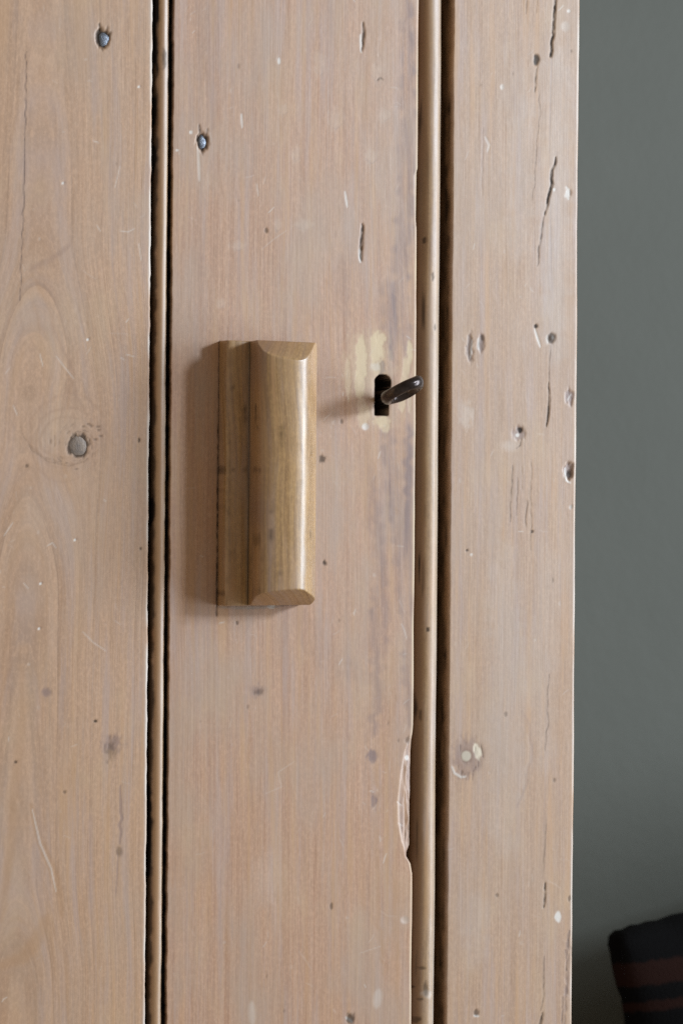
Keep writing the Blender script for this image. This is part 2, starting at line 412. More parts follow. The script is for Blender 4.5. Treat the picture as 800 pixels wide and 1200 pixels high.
# knot and pin
for k, (rx_, ry_, v_) in enumerate(((30, 26, 0.30), (38, 36, 0.24), (46, 50, 0.18))):
    ring = [(78 + rx_ * math.cos(a) * (1 + 0.08 * math.sin(3 * a + k)), 513 + ry_ * math.sin(a) * (1 + 0.08 * math.cos(2 * a + k))) for a in np.linspace(0.3 * k, 5.2 + 0.3 * k, 26)]
    b1.line(ring, 2.6, 0.05, soft=2.2, jit=1.5, warm=v_, stain=v_ * 0.6)
b1.spot(72, 508, 26, 24, 0, soft=0.7, rough=0.5, pale=0.10)
b1.spot(91.5, 522.5, 13.0, 14.0, 0.35, soft=0.15, dark=0.82, rough=0.12)
b1.spot(91, 522, 38, 30, 0.0, soft=0.6, rough=0.6, stain=0.16)
r_kn = np.random.default_rng(4)
for k in range(42):
    an = r_kn.uniform(0, 2 * math.pi); rr = r_kn.uniform(16, 26) * (1 + 0.25 * math.cos(an - 2.6))
    x, y = 90 + rr * math.cos(an), 521 + rr * math.sin(an) * 1.0
    t = an + math.pi / 2; L = r_kn.uniform(2, 8)
    b1.line([(x, y), (x + math.cos(t) * L, y + math.sin(t) * L)], r_kn.uniform(0.8, 2.0), 0.12, dark=r_kn.uniform(0.12, 0.42), stain=0.3)
b1.line([(28, 512), (38, 528), (58, 541), (82, 546), (102, 540)], 2.2, 0.12, jit=1.5, dark=0.32)
b1.line([(24, 500), (34, 522), (52, 536), (74, 542)], 1.4, 0.08, jit=1.2, dark=0.22)
for x, y in ((104, 497), (107, 499), (116, 504), (118, 511), (112, 515), (115, 500), (98, 500)): b1.spot(x, y, 2.4, 1.4, 0.2, dark=0.4)
b1.spot(55, 555, 18, 14, soft=0.7, rough=0.4, warm=0.32)
b1.spot(20, 595, 8, 26, soft=0.7, rough=0.4, warm=0.26)
# streaks, arches and marks
b1.line([(31, 60), (29, 180), (26, 300), (24, 352)], 1.5, 0.10, jit=1.0, dark=0.42, stain=0.5)
b1.line([(82, 288), (62, 303), (36, 316)], 5.5, 0, soft=3, stain=0.22, warm=0.15)
b1.line([(10, 380), (24, 332), (38, 322), (54, 350), (70, 400)], 3.4, 0, soft=3, warm=0.32)
b1.line([(0, 420), (22, 350), (33, 338), (45, 372), (52, 420)], 2.4, 0, soft=3, warm=0.20)
b1.line([(60, 380), (84, 430), (88, 460), (103, 488)], 3, 0, soft=2.5, warm=0.25, stain=0.15)
b1.line([(96, 552), (104, 590), (112, 660), (116, 770)], 3, 0, soft=2.5, warm=0.22)
b1.line([(25, 780), (27, 830), (20, 900), (12, 1000), (2, 1080)], 9, 0, soft=5, warm=0.36)
b1.line([(36, 943), (46, 985), (62, 1020), (71, 1050), (72, 1075)], 8, 0.10, soft=3, warm=0.42)
b1.line([(38, 948), (47, 988), (60, 1018), (66, 1045)], 2.0, -0.06, white=0.40)
b1.line([(55, 1074), (44, 1100), (28, 1122), (0, 1132)], 13, 0, soft=6, warm=0.42)
b1.line([(58, 1078), (76, 1120), (80, 1200)], 4, 0, soft=3, warm=0.25)
b1.spot(130, 880, 6, 12, 0.15, soft=0.6, rough=0.9, dark=0.42)
b1.spot(133, 872, 10, 9, 0.1, soft=0.6, rough=1.1, stain=0.55)
b1.line([(141, 920), (142, 960), (140, 990)], 3.5, 0.12, jit=1.5, stain=0.55)
b1.spot(140, 998, 3.6, 6, 0.15, soft=0.5, rough=0.4, dark=0.42)
b1.line([(139, 1000), (136, 1050)], 2, 0.06, stain=0.4)
b1.spot(112, 845, 2.2, 2, 0.3, dark=0.85); b1.spot(55, 811, 5, 5, 0.1, soft=0.6, stain=0.7, rough=0.4); b1.spot(19, 893, 2, 2, 0.2, dark=0.7)
b1.spot(76, 928, 1.8, 2.2, 0.2, dark=0.5); b1.spot(32, 546, 2, 2, 0.1, dark=0.5); b1.spot(163, 516, 1.5, 3, 0.2, dark=0.75); b1.spot(165, 643, 1.5, 2, 0.2, dark=0.7)
for p in ([(66, 417), (76, 430), (87, 444)], [(47, 414), (51, 430)], [(16, 475), (21, 487)], [(163, 285), (166, 305)], [(114, 264), (118, 271)], [(140, 270), (150, 272), (158, 268)],
          [(97, 740), (110, 753), (125, 763)], [(28, 683), (34, 690)], [(122, 585), (125, 588)], [(5, 628), (16, 612)], [(148, 415), (158, 418)], [(55, 640), (62, 636), (66, 642)]):
    b1.line(p, 0.8, 0.10, white=0.42, lip=0.03)
for x, y in ((48, 684), (46, 737), (88, 633), (103, 398), (74, 215), (163, 102)): b1.spot(x, y, 1.5, 1.5, 0.3, dome=True, white=0.85); b1.spot(x + 1.5, y - 1.2, 1.2, 1.2, 0.2, stain=0.5)  # dents: lit hollow and shaded side put into the colour
# right arris: broken whitish line along it, grime down the tongue
arr = np.exp(-((b1.U0 - (E1R - 0.5)) / 0.7) ** 2)
b1.a['white'] = np.maximum(b1.a['white'], arr * np.clip(0.28 + 0.5 * vnoise(b1.V / 9, b1.U0 * 0, 77), 0, 0.65))
grime_shade = sstep(-1.0, -2.4, b1.W0) * (b1.U0 > E1R - 2)
b1.a['dark'] = np.maximum(b1.a['dark'], grime_shade * (0.80 + 0.2 * fbm(b1.U0, b1.V / 3, 15, 2)))
b1.U += sstep(E1R - 1.4, E1R, b1.U0) * (0.30 * fbm(b1.V / 10, b1.V * 0, 154, 3) + 0.15 * fbm(b1.V / 2.5, b1.V * 0, 155, 2))
plank1 = b1.build('plank', M_board1, door)
plank1['label'] = 'flat-sawn left door plank with a knot and arched grain'

# ---- plank 2 (right door board), keyhole, chip on its edge
prof = board_profile(E2L, E2R, 22, 0.35, 1.3)
b2 = Board(prof)
U, V, S, T = b2.U0, b2.V, b2.S, b2.T
b2.grain = U + 1.6 * fbm(U / 50, V / 160, 2, 2) + 0.25 * fbm(U / 9, V / 40, 6, 2) + 6 * sstep(30, 60, U - E2L) * np.exp(-((V - 150) / 200) ** 2) * 0.6
# the grain at the top right runs at a slant
b2.grain += sstep(E2L + 80, E2R, U) * 0.05 * np.clip(V - 60, 0, 300)
b2.relief(13)
b2.wear(204, 484, 0, 1200, 260, 22, 3, 13)
b2.wear(370, 480, 380, 1000, 90, 25, 3, 12)
nail_pit(b2, 238.5, 166, 6.5, 11, 16, 5)
b2.line([(232, 172), (233, 188), (234, 212)], 2.6, 0.10, white=0.40, soft=1.5)
b2.line([(236, 0), (238, 70), (237, 140)], 14, 0, soft=8, taper=False, stain=0.26)
b2.line([(249, 0), (249, 150)], 4, 0, soft=5, taper=False, stain=0.14)
b2.line([(233, 190), (236, 300), (236, 420)], 6, 0, soft=5, stain=0.20)
# slots left by old fittings
b2.line([(425, 26), (426, 36), (424, 60)], 4.5, 0.7, dark=0.75); b2.line([(422, 40), (423, 62)], 2.6, 0, white=0.55)
b2.line([(424, 262), (423, 285), (423, 306)], 5.5, 0.8, jit=1.5, dark=0.85); b2.line([(421, 292), (422, 308)], 2.8, 0, white=0.6)
b2.spot(423, 291, 2.0, 2.4, 0.2, warm=0.8)
for x, y, a, c in ((325, 263, 4.5, 9), (357, 264, 10, 6), (279, 288, 9, 5.5), (259, 355, 4.5, 6), (332, 128, 6, 7), (393, 140, 8, 12), (441, 85, 6, 12), (435, 183, 7, 9), (347, 180, 5, 9), (375, 75, 7, 14), (450, 135, 7, 7)):
    b2.spot(x, y, a, c, 0.03, soft=0.5, rough=0.6, pale=0.05, white=0.09)
    b2.line([(x - a, y + c * 0.3), (x, y + c), (x + a, y + c * 0.4)], 0.9, 0.02, stain=0.25)
b2.spot(312, 270, 2, 3.5, 0.3, dark=0.6)
b2.line([(327, 68), (327, 75)], 3.0, 0.1, white=0.75); b2.line([(283, 133), (284, 150)], 2.2, 0.1, white=0.6); b2.line([(404, 224), (407, 243)], 2.0, 0.12, white=0.7)
b2.line([(301, 215), (303, 230)], 1.2, 0.1, white=0.35); b2.line([(311, 207), (309, 216)], 0.8, 0.1, white=0.25)
b2.line([(307, 292), (320, 281), (336, 270)], 0.8, 0.06, white=0.2); b2.line([(441, 95), (445, 91), (449, 94)], 2.2, 0.2, dark=0.6)
b2.spot(224, 155, 2.0, 2.2, 0.2, dome=True, white=0.75); b2.spot(208, 176, 2.0, 1.6, 0.2, dome=True, white=0.6)
b2.spot(300, 810, 9, 7, 0.1, soft=0.6, rough=0.8, stain=0.75); b2.spot(302, 811, 5, 3.5, 0.2, soft=0.6, rough=0.8, dark=0.4)
b2.spot(377, 537, 3, 4, 0.15, dark=0.7, rough=0.9, soft=0.5); b2.spot(380, 660, 2.2, 3.0, 0.15, dark=0.8, rough=0.7, soft=0.5); b2.spot(435, 886, 5, 6, 0.1, soft=0.6, rough=0.7, stain=0.7)
b2.spot(438, 938, 4, 8, 0.1, soft=0.6, rough=0.7, stain=0.6); b2.spot(388, 1062, 1.6, 4, 0.2, dark=0.55); b2.spot(278, 730, 1.6, 2.4, 0.2, dark=0.6)
b2.spot(410, 1194, 5, 6, 0.5, soft=0.4, rough=0.6, dark=0.75); b2.line([(405, 1192), (413, 1198)], 3, 0, white=0.7)
b2.spot(474, 1078, 5, 4.6, 0.5, dome=True, white=0.25); b2.line([(444, 1160), (441, 1180)], 8, 0.1, soft=4, white=0.25)
b2.line([(311, 930), (330, 922), (326, 905), (345, 892)], 0.9, 0.04, white=0.16)
b2.spot(313, 1030, 14, 28, soft=0.8, rough=0.4, white=0.10); b2.line([(295, 1175), (296, 1200)], 6, 0, soft=4, white=0.25)
# purple-grey staining and orange streaks towards the lock edge
for p, wd, v in (([(478, 0), (479, 160), (470, 330), (476, 420)], 15, 0.42), ([(455, 330), (460, 380), (462, 425)], 16, 0.48), ([(468, 385), (470, 415)], 7, 0.75),
                 ([(452, 500), (462, 560), (470, 640), (474, 720)], 13, 0.52), ([(478, 500), (480, 640), (479, 800), (478, 850)], 12, 0.50), ([(437, 560), (445, 660), (450, 760)], 10, 0.25),
                 ([(440, 700), (442, 780), (438, 860)], 9, 0.32), ([(330, 700), (380, 770), (440, 800)], 26, 0.12), ([(395, 300), (400, 370)], 16, 0.20), ([(425, 520), (432, 620)], 12, 0.20)):
    b2.line(p, wd, 0, soft=7, jit=4, stain=v)
for p, wd, v in (([(462, 250), (455, 300), (452, 380)], 7, 0.30), ([(466, 420), (468, 520), (472, 640)], 6, 0.32), ([(440, 20), (432, 80), (424, 150)], 7, 0.30), ([(452, 0), (444, 60)], 5, 0.25),
                 ([(430, 480), (440, 600), (444, 720)], 7, 0.26), ([(462, 760), (458, 880), (458, 1000), (462, 1100), (466, 1200)], 9, 0.30), ([(446, 860), (440, 980), (442, 1080), (452, 1140)], 6, 0.36),
                 ([(402, 400), (406, 520), (410, 640)], 5, 0.20), ([(210, 700), (212, 900), (208, 1100)], 14, 0.16), ([(395, 900), (400, 1040), (398, 1200)], 4, 0.16)):
    b2.line(p, wd, 0, soft=5, jit=3, warm=v)
# scuffed bare wood round the keyhole
b2.spot(432, 428, 26, 38, 0, soft=0.5, rough=0.5, pale=0.36, warm=0.14); b2.spot(446, 486, 22, 16, 0, soft=0.5, rough=0.5, pale=0.22)
for x, y, a, c, v in ((407.5, 442, 4, 24, 0.55), (423, 424, 7, 30, 0.95), (421.5, 450, 6, 16, 0.85), (442, 408, 8, 18, 1.0), (440, 428, 6, 12, 0.75), (446, 396, 7, 6, 0.9), (480, 412, 3.2, 14, 0.9), (476, 430, 4, 12, 0.75),
                      (474, 447, 4.5, 12, 0.6), (471, 474, 4, 9, 0.65), (427, 486, 7, 14, 0.55), (448, 494, 9.5, 7, 0.9), (452, 500, 6, 6, 0.7), (424, 474, 5, 9, 0.35), (480, 470, 2.5, 14, 0.35)):
    b2.spot(x, y, a, c, 0.14, soft=0.24, rough=0.40, pale=v * 0.95)
b2.spot(444, 431, 8, 7, 0.2, soft=0.5, rough=0.7, stain=0.7); b2.spot(440, 430, 5, 4, 0.1, rough=0.6, white=0.35)
b2.spot(428, 500, 4, 4, 0.35, dome=True, white=0.7); b2.spot(400, 494, 2, 3, 0.2, dark=0.55)
# rubbed line under the handle
b2.line([(258, 712), (290, 713), (326, 711)], 3.0, 0.15, dark=0.35, white=0.3); b2.spot(318, 711, 5, 2.5, 0.2, white=0.75, dark=0.1)
# thin dark gap drawn in where the handle's back meets the plank
b2.line([(257.6, 400), (255.5, 560), (254.2, 722)], 2.6, 0.25, taper=False, jit=0.6, dark=0.85)
b2.line([(256, 711.5), (300, 711), (362, 708)], 1.6, 0.1, taper=False, jit=0.5, dark=0.5)
# chip on the lock edge
yc = np.array([858, 880, 905, 940, 965, 985, 1000, 1006, 1012]); wc = np.array([0, 11, 15.5, 19, 18, 14, 8.0, 4, 0])
wd = np.interp(T, yc, wc, left=0, right=0)
S_edge = photo(np.full_like(U, E2R), V, 0)[0]
q = np.where(wd > 0.1, np.clip(1 - (S_edge - S) / np.maximum(wd, 0.1), 0, 1), 0) * b2.front
prof_c = np.where(q > 0, 0.35 + 1.1 * q ** 1.4 + q * (0.7 * fbm(U / 1.3, V / 9, 133, 3) + 0.35 * fbm(U / 0.8, V / 3, 135, 2)), 0) * sstep(0.0, 0.10, q)
b2.W -= prof_c * np.clip(wd / 12, 0, 1)
ins = np.interp(T, [850, 868, 990, 998, 1003, 1012, 1024], [0, 0.6, 0.9, 2.4, 2.7, 0.9, 0], left=0, right=0)
b2.U -= ins * sstep(E2R - 6, E2R, U)
b2.a['stain'] = np.maximum(b2.a['stain'], sstep(0.02, 0.2, q) * np.clip(0.40 + 0.5 * fbm(S / 5, T / 26, 91, 3), 0.05, 0.8))
b2.a['white'] = np.maximum(b2.a['white'], np.exp(-((q - 0.08) / 0.06) ** 2) * (wd > 3) * (q > 0.004) * 0.16)
b2.a['warm'] = np.maximum(b2.a['warm'], sstep(0.02, 0.2, q) * np.clip(0.3 + 0.6 * fbm(S / 3, T / 40, 95, 2), 0, 0.6))
b2.line([(465, 939), (471, 944)], 0.9, 0.2, white=0.6, lip=0.04); b2.line([(466, 964), (473, 968)], 0.8, 0.15, white=0.4)
b2.line([(476, 985), (478, 970)], 2.5, 0.2, dark=0.5); b2.spot(478, 867, 3, 5, 0.3, dark=0.45, rough=0.5); b2.spot(478, 888, 3, 3, 0.2, white=0.8)
# small chip higher up and a wavering arris
wd2 = np.interp(T, [196, 206, 232, 258, 270], [0, 5, 4.0, 2.5, 0], left=0, right=0)
q2 = np.where(wd2 > 0.1, np.clip(1 - (S_edge - S) / np.maximum(wd2, 0.1), 0, 1), 0) * b2.front
b2.W -= 1.2 * q2; b2.a['stain'] = np.maximum(b2.a['stain'], q2 * 0.4 * (T < 225))
near = sstep(E2R - 2.5, E2R, U)
b2.U -= near * np.clip(0.25 * fbm(V / 26, V * 0, 55, 3) + 0.12, 0, 0.5)
b2.a['pale'] = np.maximum(b2.a['pale'], np.exp(-((U - (E2R - 0.7)) / 0.8) ** 2) * np.clip(0.5 + 0.5 * fbm(V / 14, V * 0, 58, 2), 0, 0.8) * b2.front * (1 - 0.85 * sstep(0.0, 0.1, q)))  # worn arris, plus the light its rounding catches, painted pale
# left arris towards the quirk: black wax in the quirk
grime_shade = sstep(-0.6, -1.6, b2.W0) * (U < E2L + 1.5)
b2.a['dark'] = np.maximum(b2.a['dark'], grime_shade * np.clip(0.9 + 0.3 * fbm(U, V / 3, 25, 2), 0, 1))
# keyhole: a round above a slot, cut right through the face
kcx, kcy = on_door(448.5, 449.0); khw = 3.9
slot_b = on_door(447.5, 486)[1]
kc2 = on_door(447.0, 470)[0]
dx, dy = b2.U - kcx, V - kcy
sd_c = np.hypot(dx, dy) - khw
bx, by = np.abs(b2.U - kc2) - 3.2, np.abs(V - (kcy + slot_b) / 2) - (kcy - slot_b) / 2
sd_b = np.hypot(np.maximum(bx, 0), np.maximum(by, 0)) + np.minimum(np.maximum(bx, by), 0)
sd = np.minimum(sd_c, sd_b) + 0.28 * fbm(U / 2.0, V / 2.4, 66, 2)
ins_k = (b2.front > 0) & (np.abs(U - kcx) < 15) & (np.abs(V - kcy) < 30)
b2.W = np.where(ins_k, b2.W - 0.35 * np.exp(-np.clip(sd, 0, 9) / 0.8), b2.W)
b2.W = np.where(ins_k & (sd < 0), np.maximum(b2.W - 19, -20), b2.W)
b2.a['dark'] = np.where(ins_k, np.maximum(b2.a['dark'], 1 - sstep(0.2, 0.75, sd)), b2.a['dark'])  # walls and floor blackened: the hole's inner shade is in the colour
b2.a['pale'] = np.where(ins_k & (sd < 0.3), 0, b2.a['pale'])
b2.U += sstep(E2L + 1.2, E2L, U) * (0.28 * fbm(V / 9, V * 0, 151, 3) + 0.15 * fbm(V / 2.5, V * 0, 152, 2))
strk = np.clip(0.62 + 0.95 * fbm(b2.grain / 2.2, V / 34, 121, 3), 0.05, 1.25)
b2.a['stain'] = np.clip(b2.a['stain'] * strk * np.where(S > 425, 1.75, 1.0), 0, 0.85)
b2.a['warm'] = np.clip(b2.a['warm'] * np.clip(0.95 + 0.9 * fbm(b2.grain / 2.0, V / 40, 127, 3), 0.1, 1.6), 0, 0.8)
plank2 = b2.build('plank', M_board2, door)
plank2['label'] = 'right door plank with keyhole, pale scuffs and a chipped edge'

# ---- bead run on the right plank's tongue edge
def bead_profile(c, ru, rw, top, bot, n=14):
    p = [(c + ru * math.cos(t), top - rw + rw * math.sin(t)) for t in np.linspace(math.pi, 0, n)]
    return p + [(c + ru, bot), (c - ru, bot)]
cb = (uu(188.6)); rb = 3.2
bb = Board(bead_profile(cb, rb, 2.9, -0.35, -12))
bb.front[:] = (bb.W0 > -11); U, V = bb.U0, bb.V
bb.grain = U * 1.3 + 0.8 * fbm(U / 8, V / 60, 3, 2) + 30
bb.W += 0.18 * fbm(V / 35, V * 0, 31, 3); bb.U += 0.22 * fbm(V / 45, V * 0, 33, 3)
Uj = U + 0.7 * fbm(V / 5, U * 0, 140, 3)
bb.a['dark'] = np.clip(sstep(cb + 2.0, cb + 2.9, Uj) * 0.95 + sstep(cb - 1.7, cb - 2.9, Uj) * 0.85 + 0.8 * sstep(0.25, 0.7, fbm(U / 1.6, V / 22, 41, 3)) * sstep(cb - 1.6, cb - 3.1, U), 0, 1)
bb.a['white'] = np.clip(np.exp(-((U - (cb + 1.7)) / 0.6) ** 2) * (0.12 + 0.5 * fbm(U, V / 16, 44, 3)), 0, 0.5)  # highlight along the bead's right side, painted white
bb.a['warm'] = np.clip(0.62 + 0.5 * fbm(U / 3, V / 30, 47, 2), 0, 0.95) * (1 - sstep(cb + 0.4, cb + 1.6, U))  # brown on the side away from the window: shade put into the colour
bb.spot(193, 68, 3, 12, 0.1, dark=0.6, rough=0.5); bb.spot(190, 1066, 3, 12, 0.2, warm=0.8, rough=0.5)
bead1 = bb.build('bead', M_bead, door); bead1['label'] = 'narrow bead between the two door planks'
# groove floor: a black waxed tongue
tongue = Board([(E1R - 4, -8.5), (E2L + 0.3, -8.5), (E2L + 0.3, -14), (E1R - 4, -14)])
tongue.front[:] = 1; tongue.a['dark'] += np.clip(0.85 + 0.3 * fbm(tongue.U0, tongue.V / 3, 61, 2), 0, 1)
tongue.W += 0.7 * fbm(tongue.V / 4, tongue.U0 / 2, 62, 3)
tongue.a['dark'] *= 1 - 0.8 * sstep(0.45, 0.6, fbm(tongue.V / 3, tongue.U0 / 1.5, 63, 2))
tongue.a['white'] += 0.5 * sstep(0.45, 0.6, fbm(tongue.V / 3, tongue.U0 / 1.5, 63, 2))
tongue.build('tongue', M_bead, door)

# ---- stile
bs = Board(board_profile(ESL, ESR, 24, 0.8, 1.7))
U, V, S, T = bs.U0, bs.V, bs.S, bs.T
bs.grain = U + 1.2 * fbm(U / 60, V / 220, 12, 2) + 0.2 * fbm(U / 8, V / 50, 14, 2)
bs.relief(23)
bs.wear(530, 672, 0, 1200, 120, 23, 3, 12)
bs.line([(651, -4), (650, 20), (647, 44), (646, 66)], 4.0, 0.9, taper=False, jit=1.2, dark=0.92)
bs.line([(617, 0), (616, 16)], 1.6, 0.15, dark=0.45); bs.line([(629, 0), (628, 15)], 1.4, 0.1, dark=0.3)
bs.spot(628, 70, 3.6, 6.5, 0.6, dark=0.85, rough=0.3); bs.line([(626, 66), (627, 76)], 1.8, 0, white=0.7)
bs.line([(629, 78), (627, 96), (626, 108)], 2.8, 0.3, jit=0.8, dark=0.62); bs.line([(631, 108), (632, 140), (627, 190), (624, 235)], 1.5, 0.1, jit=1.5, dark=0.42)
bs.line([(646, 68), (644, 130), (643, 180)], 1.3, 0.06, stain=0.4)
bs.line([(651, 184), (647, 200), (646, 216), (642, 234), (638, 252)], 4.2, 0.8, jit=1.0, dark=0.92)
bs.line([(638, 252), (634, 276), (631, 296), (629, 312)], 2.6, 0.25, jit=1.2, dark=0.6); bs.spot(649, 222, 2, 2, 0.1, white=0.8)
bs.line([(644, 200), (645, 300), (646, 340)], 1.3, 0.06, stain=0.45)
bs.spot(664.5, 226, 3.4, 7.0, 0.15, soft=0.3, rough=0.8, white=0.75); bs.spot(668, 226, 1.5, 4, 0.3, dark=0.35)
bs.line([(568, 160), (573, 170), (571, 178)], 2.4, 0.15, white=0.4); bs.spot(588, 102, 2.4, 3.4, 0.3, dome=True, white=0.5); bs.spot(662, 31, 5, 6, 0.2, dome=True, white=0.25); bs.spot(666, 13, 2, 2, 0.2, white=0.7)
bs.spot(550, 410, 3.6, 15, 0.75, soft=0.5, rough=0.8, stain=0.6, dark=0.30); bs.line([(549, 398), (550, 424)], 2.4, 0.2, dark=0.6, jit=1.0); bs.line([(553, 398), (551, 420)], 1.6, -0.1, white=0.45)
bs.spot(563, 402, 3.4, 9, 0.65, soft=0.5, rough=0.7, stain=0.55, dark=0.25); bs.line([(560, 396), (561, 410)], 1.8, 0, white=0.65); bs.spot(565, 396, 2.4, 4, 0.2, dark=0.6)
bs.spot(547, 486, 8, 14, 0.05, soft=0.4, rough=0.7, white=0.22); bs.spot(541, 478, 6, 10, soft=0.5, white=0.12, rough=0.4)
bs.spot(627.5, 382, 2.6, 2.6, 0.5, dark=0.9); bs.line([(626, 385), (629, 395), (633, 407)], 2.2, 0.25, white=0.75)
bs.spot(646, 396, 4.6, 6.2, 0.7, soft=0.3, dark=0.75); bs.spot(646, 396, 1.8, 2.4, -0.3, white=0.35); bs.spot(641, 398, 2, 6, 0.1, white=0.45)
bs.line([(645, 404), (643, 430), (643, 456), (641, 482), (639, 502)], 1.4, 0.12, dark=0.5); bs.line([(643, 448), (642, 476), (640, 500)], 3.6, 0.6, dark=0.82, jit=0.8)
bs.spot(607, 508, 6.5, 7.5, 0.6, soft=0.4, rough=0.5, stain=0.6); bs.spot(609, 504, 3.0, 3.4, 0.5, dark=0.92); bs.spot(606, 510, 2.2, 2.2, 0, white=0.85); bs.line([(611, 513), (609, 522), (604, 526)], 2.0, 0.2, dark=0.55); bs.spot(598, 522, 9, 6, 0.1, soft=0.6, white=0.2)
for p, v, wd in (([(600, 545), (598, 580), (597, 612)], 0.5, 2.2), ([(606, 560), (605, 604)], 0.4, 1.8), ([(617, 586), (615, 618)], 0.5, 1.8), ([(622, 540), (622, 590), (621, 645)], 0.34, 1.6), ([(612, 545), (611, 575)], 0.25, 1.5), ([(566, 150), (564, 230)], 0.12, 1.2)):
    bs.line(p, wd, 0.18, jit=1.0, dark=v)
bs.spot(623, 623, 1.8, 2.2, 0.3, dark=0.75); bs.spot(547, 645, 1.8, 1.6, 0.3, dark=0.75); bs.spot(552, 650, 1.6, 1.6, 0, white=0.6)
bs.spot(667, 465, 5, 9, 0.8, soft=0.4, rough=0.7, stain=0.75); bs.line([(665, 458), (670, 468)], 1.8, 0.2, dark=0.5); bs.line([(664, 470), (669, 462)], 1.4, 0, white=0.5)
bs.spot(666, 552, 5, 9, 1.1, soft=0.4, rough=0.5, stain=0.8, white=0.1); bs.spot(667, 556, 3, 5, 0.4, dark=0.75, rough=0.4); bs.line([(663, 548), (663, 563), (668, 566)], 2.0, -0.1, white=0.75)
bs.spot(669, 594, 2.4, 2.4, 0.5, dark=0.3, white=0.5)
# knot with two filled nail holes
bs.spot(547, 887, 16, 22, 0.10, soft=0.45, rough=0.5, stain=0.55); bs.spot(547, 887, 18, 25, soft=0.5, rough=0.5, warm=0.22); bs.spot(539, 892, 5, 8, soft=0.5, rough=0.4, warm=0.6)
for k in range(16):
    an = r_kn.uniform(0, 6.28); x, y = 547 + 13 * math.cos(an), 887 + 18 * math.sin(an)
    bs.line([(x, y), (x + r_kn.normal(0, 1.5), y + r_kn.uniform(4, 12))], 1.4, 0.15, dark=r_kn.uniform(0.15, 0.45))
bs.line([(529, 898), (532, 906), (540, 911), (546, 910)], 2.4, -0.08, white=0.55)
bs.spot(546, 886.5, 7, 8, 0.2, soft=0.3, dark=0.28)
bs.spot(546, 886, 5.4, 5.8, -0.1, soft=0.2, rough=0.12, pale=1.0, white=0.45); bs.spot(559.5, 880, 4.2, 9, 0.2, soft=0.25, rough=0.4, rot=-0.2, pale=1.0, white=0.4); bs.line([(563, 872), (566, 888)], 1.6, 0.2, dark=0.6)
bs.line([(610, 832), (620, 850), (622, 880), (616, 920), (606, 946)], 2.4, 0, soft=2.5, jit=1.5, stain=0.30); bs.line([(618, 860), (619, 885), (613, 925)], 3, 0, soft=3, jit=1.5, white=0.12); bs.spot(592, 837, 2, 3, 0.1, dark=0.35)
bs.line([(642, 790), (641, 850), (638, 880)], 1.8, 0.12, jit=1.0, dark=0.42); bs.line([(640, 960), (637, 1000), (635, 1030)], 1.6, 0.1, jit=1.0, dark=0.38)
bs.line([(638, 1034), (638, 1050), (636, 1064)], 3.6, 0.6, dark=0.8, jit=0.6); bs.spot(653.5, 1074, 3.4, 6.6, 0.1, soft=0.3, rough=0.35, white=0.85); bs.spot(649, 914, 1.8, 2.6, 0.2, dark=0.4); bs.spot(582, 1049, 2, 2.4, 0.2, dark=0.45)
bs.line([(637, 1120), (637, 1160), (634, 1184)], 1.8, 0.15, jit=1.0, dark=0.5); bs.line([(636, 1186), (632, 1200), (632, 1212)], 4, 0.6, dark=0.85, jit=1.0); bs.spot(558, 1187, 3, 4, 0.4, dark=0.6); bs.line([(555, 1190), (561, 1191)], 2.2, 0.1, white=0.75)
bs.spot(667, 1053, 2, 3, 0.3, dark=0.5)
for k in range(26):
    y_ = 1090 + k * 4.6; x_ = 665.5 - 0.035 * (y_ - 1090) + r_kn.normal(0, 1.3); bs.line([(x_, y_), (x_ + r_kn.normal(0, 0.8), y_ + r_kn.uniform(6, 18))], r_kn.uniform(1.2, 3.0), 0.2, dark=r_kn.uniform(0.05, 0.5), stain=r_kn.uniform(0.2, 0.6))
# blue-grey weathering in the sapwood band near the outer edge
for p, wd, v in (([(655, 60), (652, 240), (650, 420)], 26, 0.14), ([(612, 120), (608, 300)], 22, 0.10), ([(590, 640), (594, 800), (588, 1000)], 34, 0.10), ([(560, 1050), (556, 1130)], 18, 0.10), ([(640, 640), (636, 900)], 24, 0.08)):
    bs.line(p, wd, 0, soft=14, jit=5, white=v, stain=v * 0.7)
for p, wd, v in (([(668, 120), (664, 320), (668, 520)], 8, 0.20), ([(540, 100), (538, 600)], 12, 0.10), ([(655, 700), (654, 1000)], 18, 0.14)):
    bs.line(p, wd, 0, soft=9, jit=4, warm=v)
bs.U -= sstep(ESR - 3, ESR, U) * np.clip(0.30 * fbm(V / 30, V * 0, 71, 3) + 0.15, 0, 0.6)
bs.U += sstep(ESL + 1.2, ESL, U) * (0.30 * fbm(V / 14, V * 0, 161, 3) + 0.12 * fbm(V / 3, V * 0, 162, 2))
bs.a['white'] = np.maximum(bs.a['white'], np.exp(-((U - (ESR - 1.0)) / 0.7) ** 2) * np.clip(0.25 + 0.5 * fbm(V / 16, V * 0, 74, 2), 0, 0.55))  # outer arris: light caught on its rounding, painted as a white line
grime_shade = sstep(-0.8, -3.5, bs.W0) * (U < ESL + 1.5)  # unlit quirk wall: its shade painted brown and dark, with flecks
bs.a['warm'] = np.maximum(bs.a['warm'], grime_shade * 0.7)
bs.a['dark'] = np.maximum(bs.a['dark'], grime_shade * np.clip(0.30 + 0.85 * fbm(V / 11, bs.W0 / 1.5, 83, 3), 0.0, 0.9))
stile = bs.build('frame_stile', M_stile, cupboard)
stile['label'] = 'upright pine frame stile with checks, dents and a filled knot'

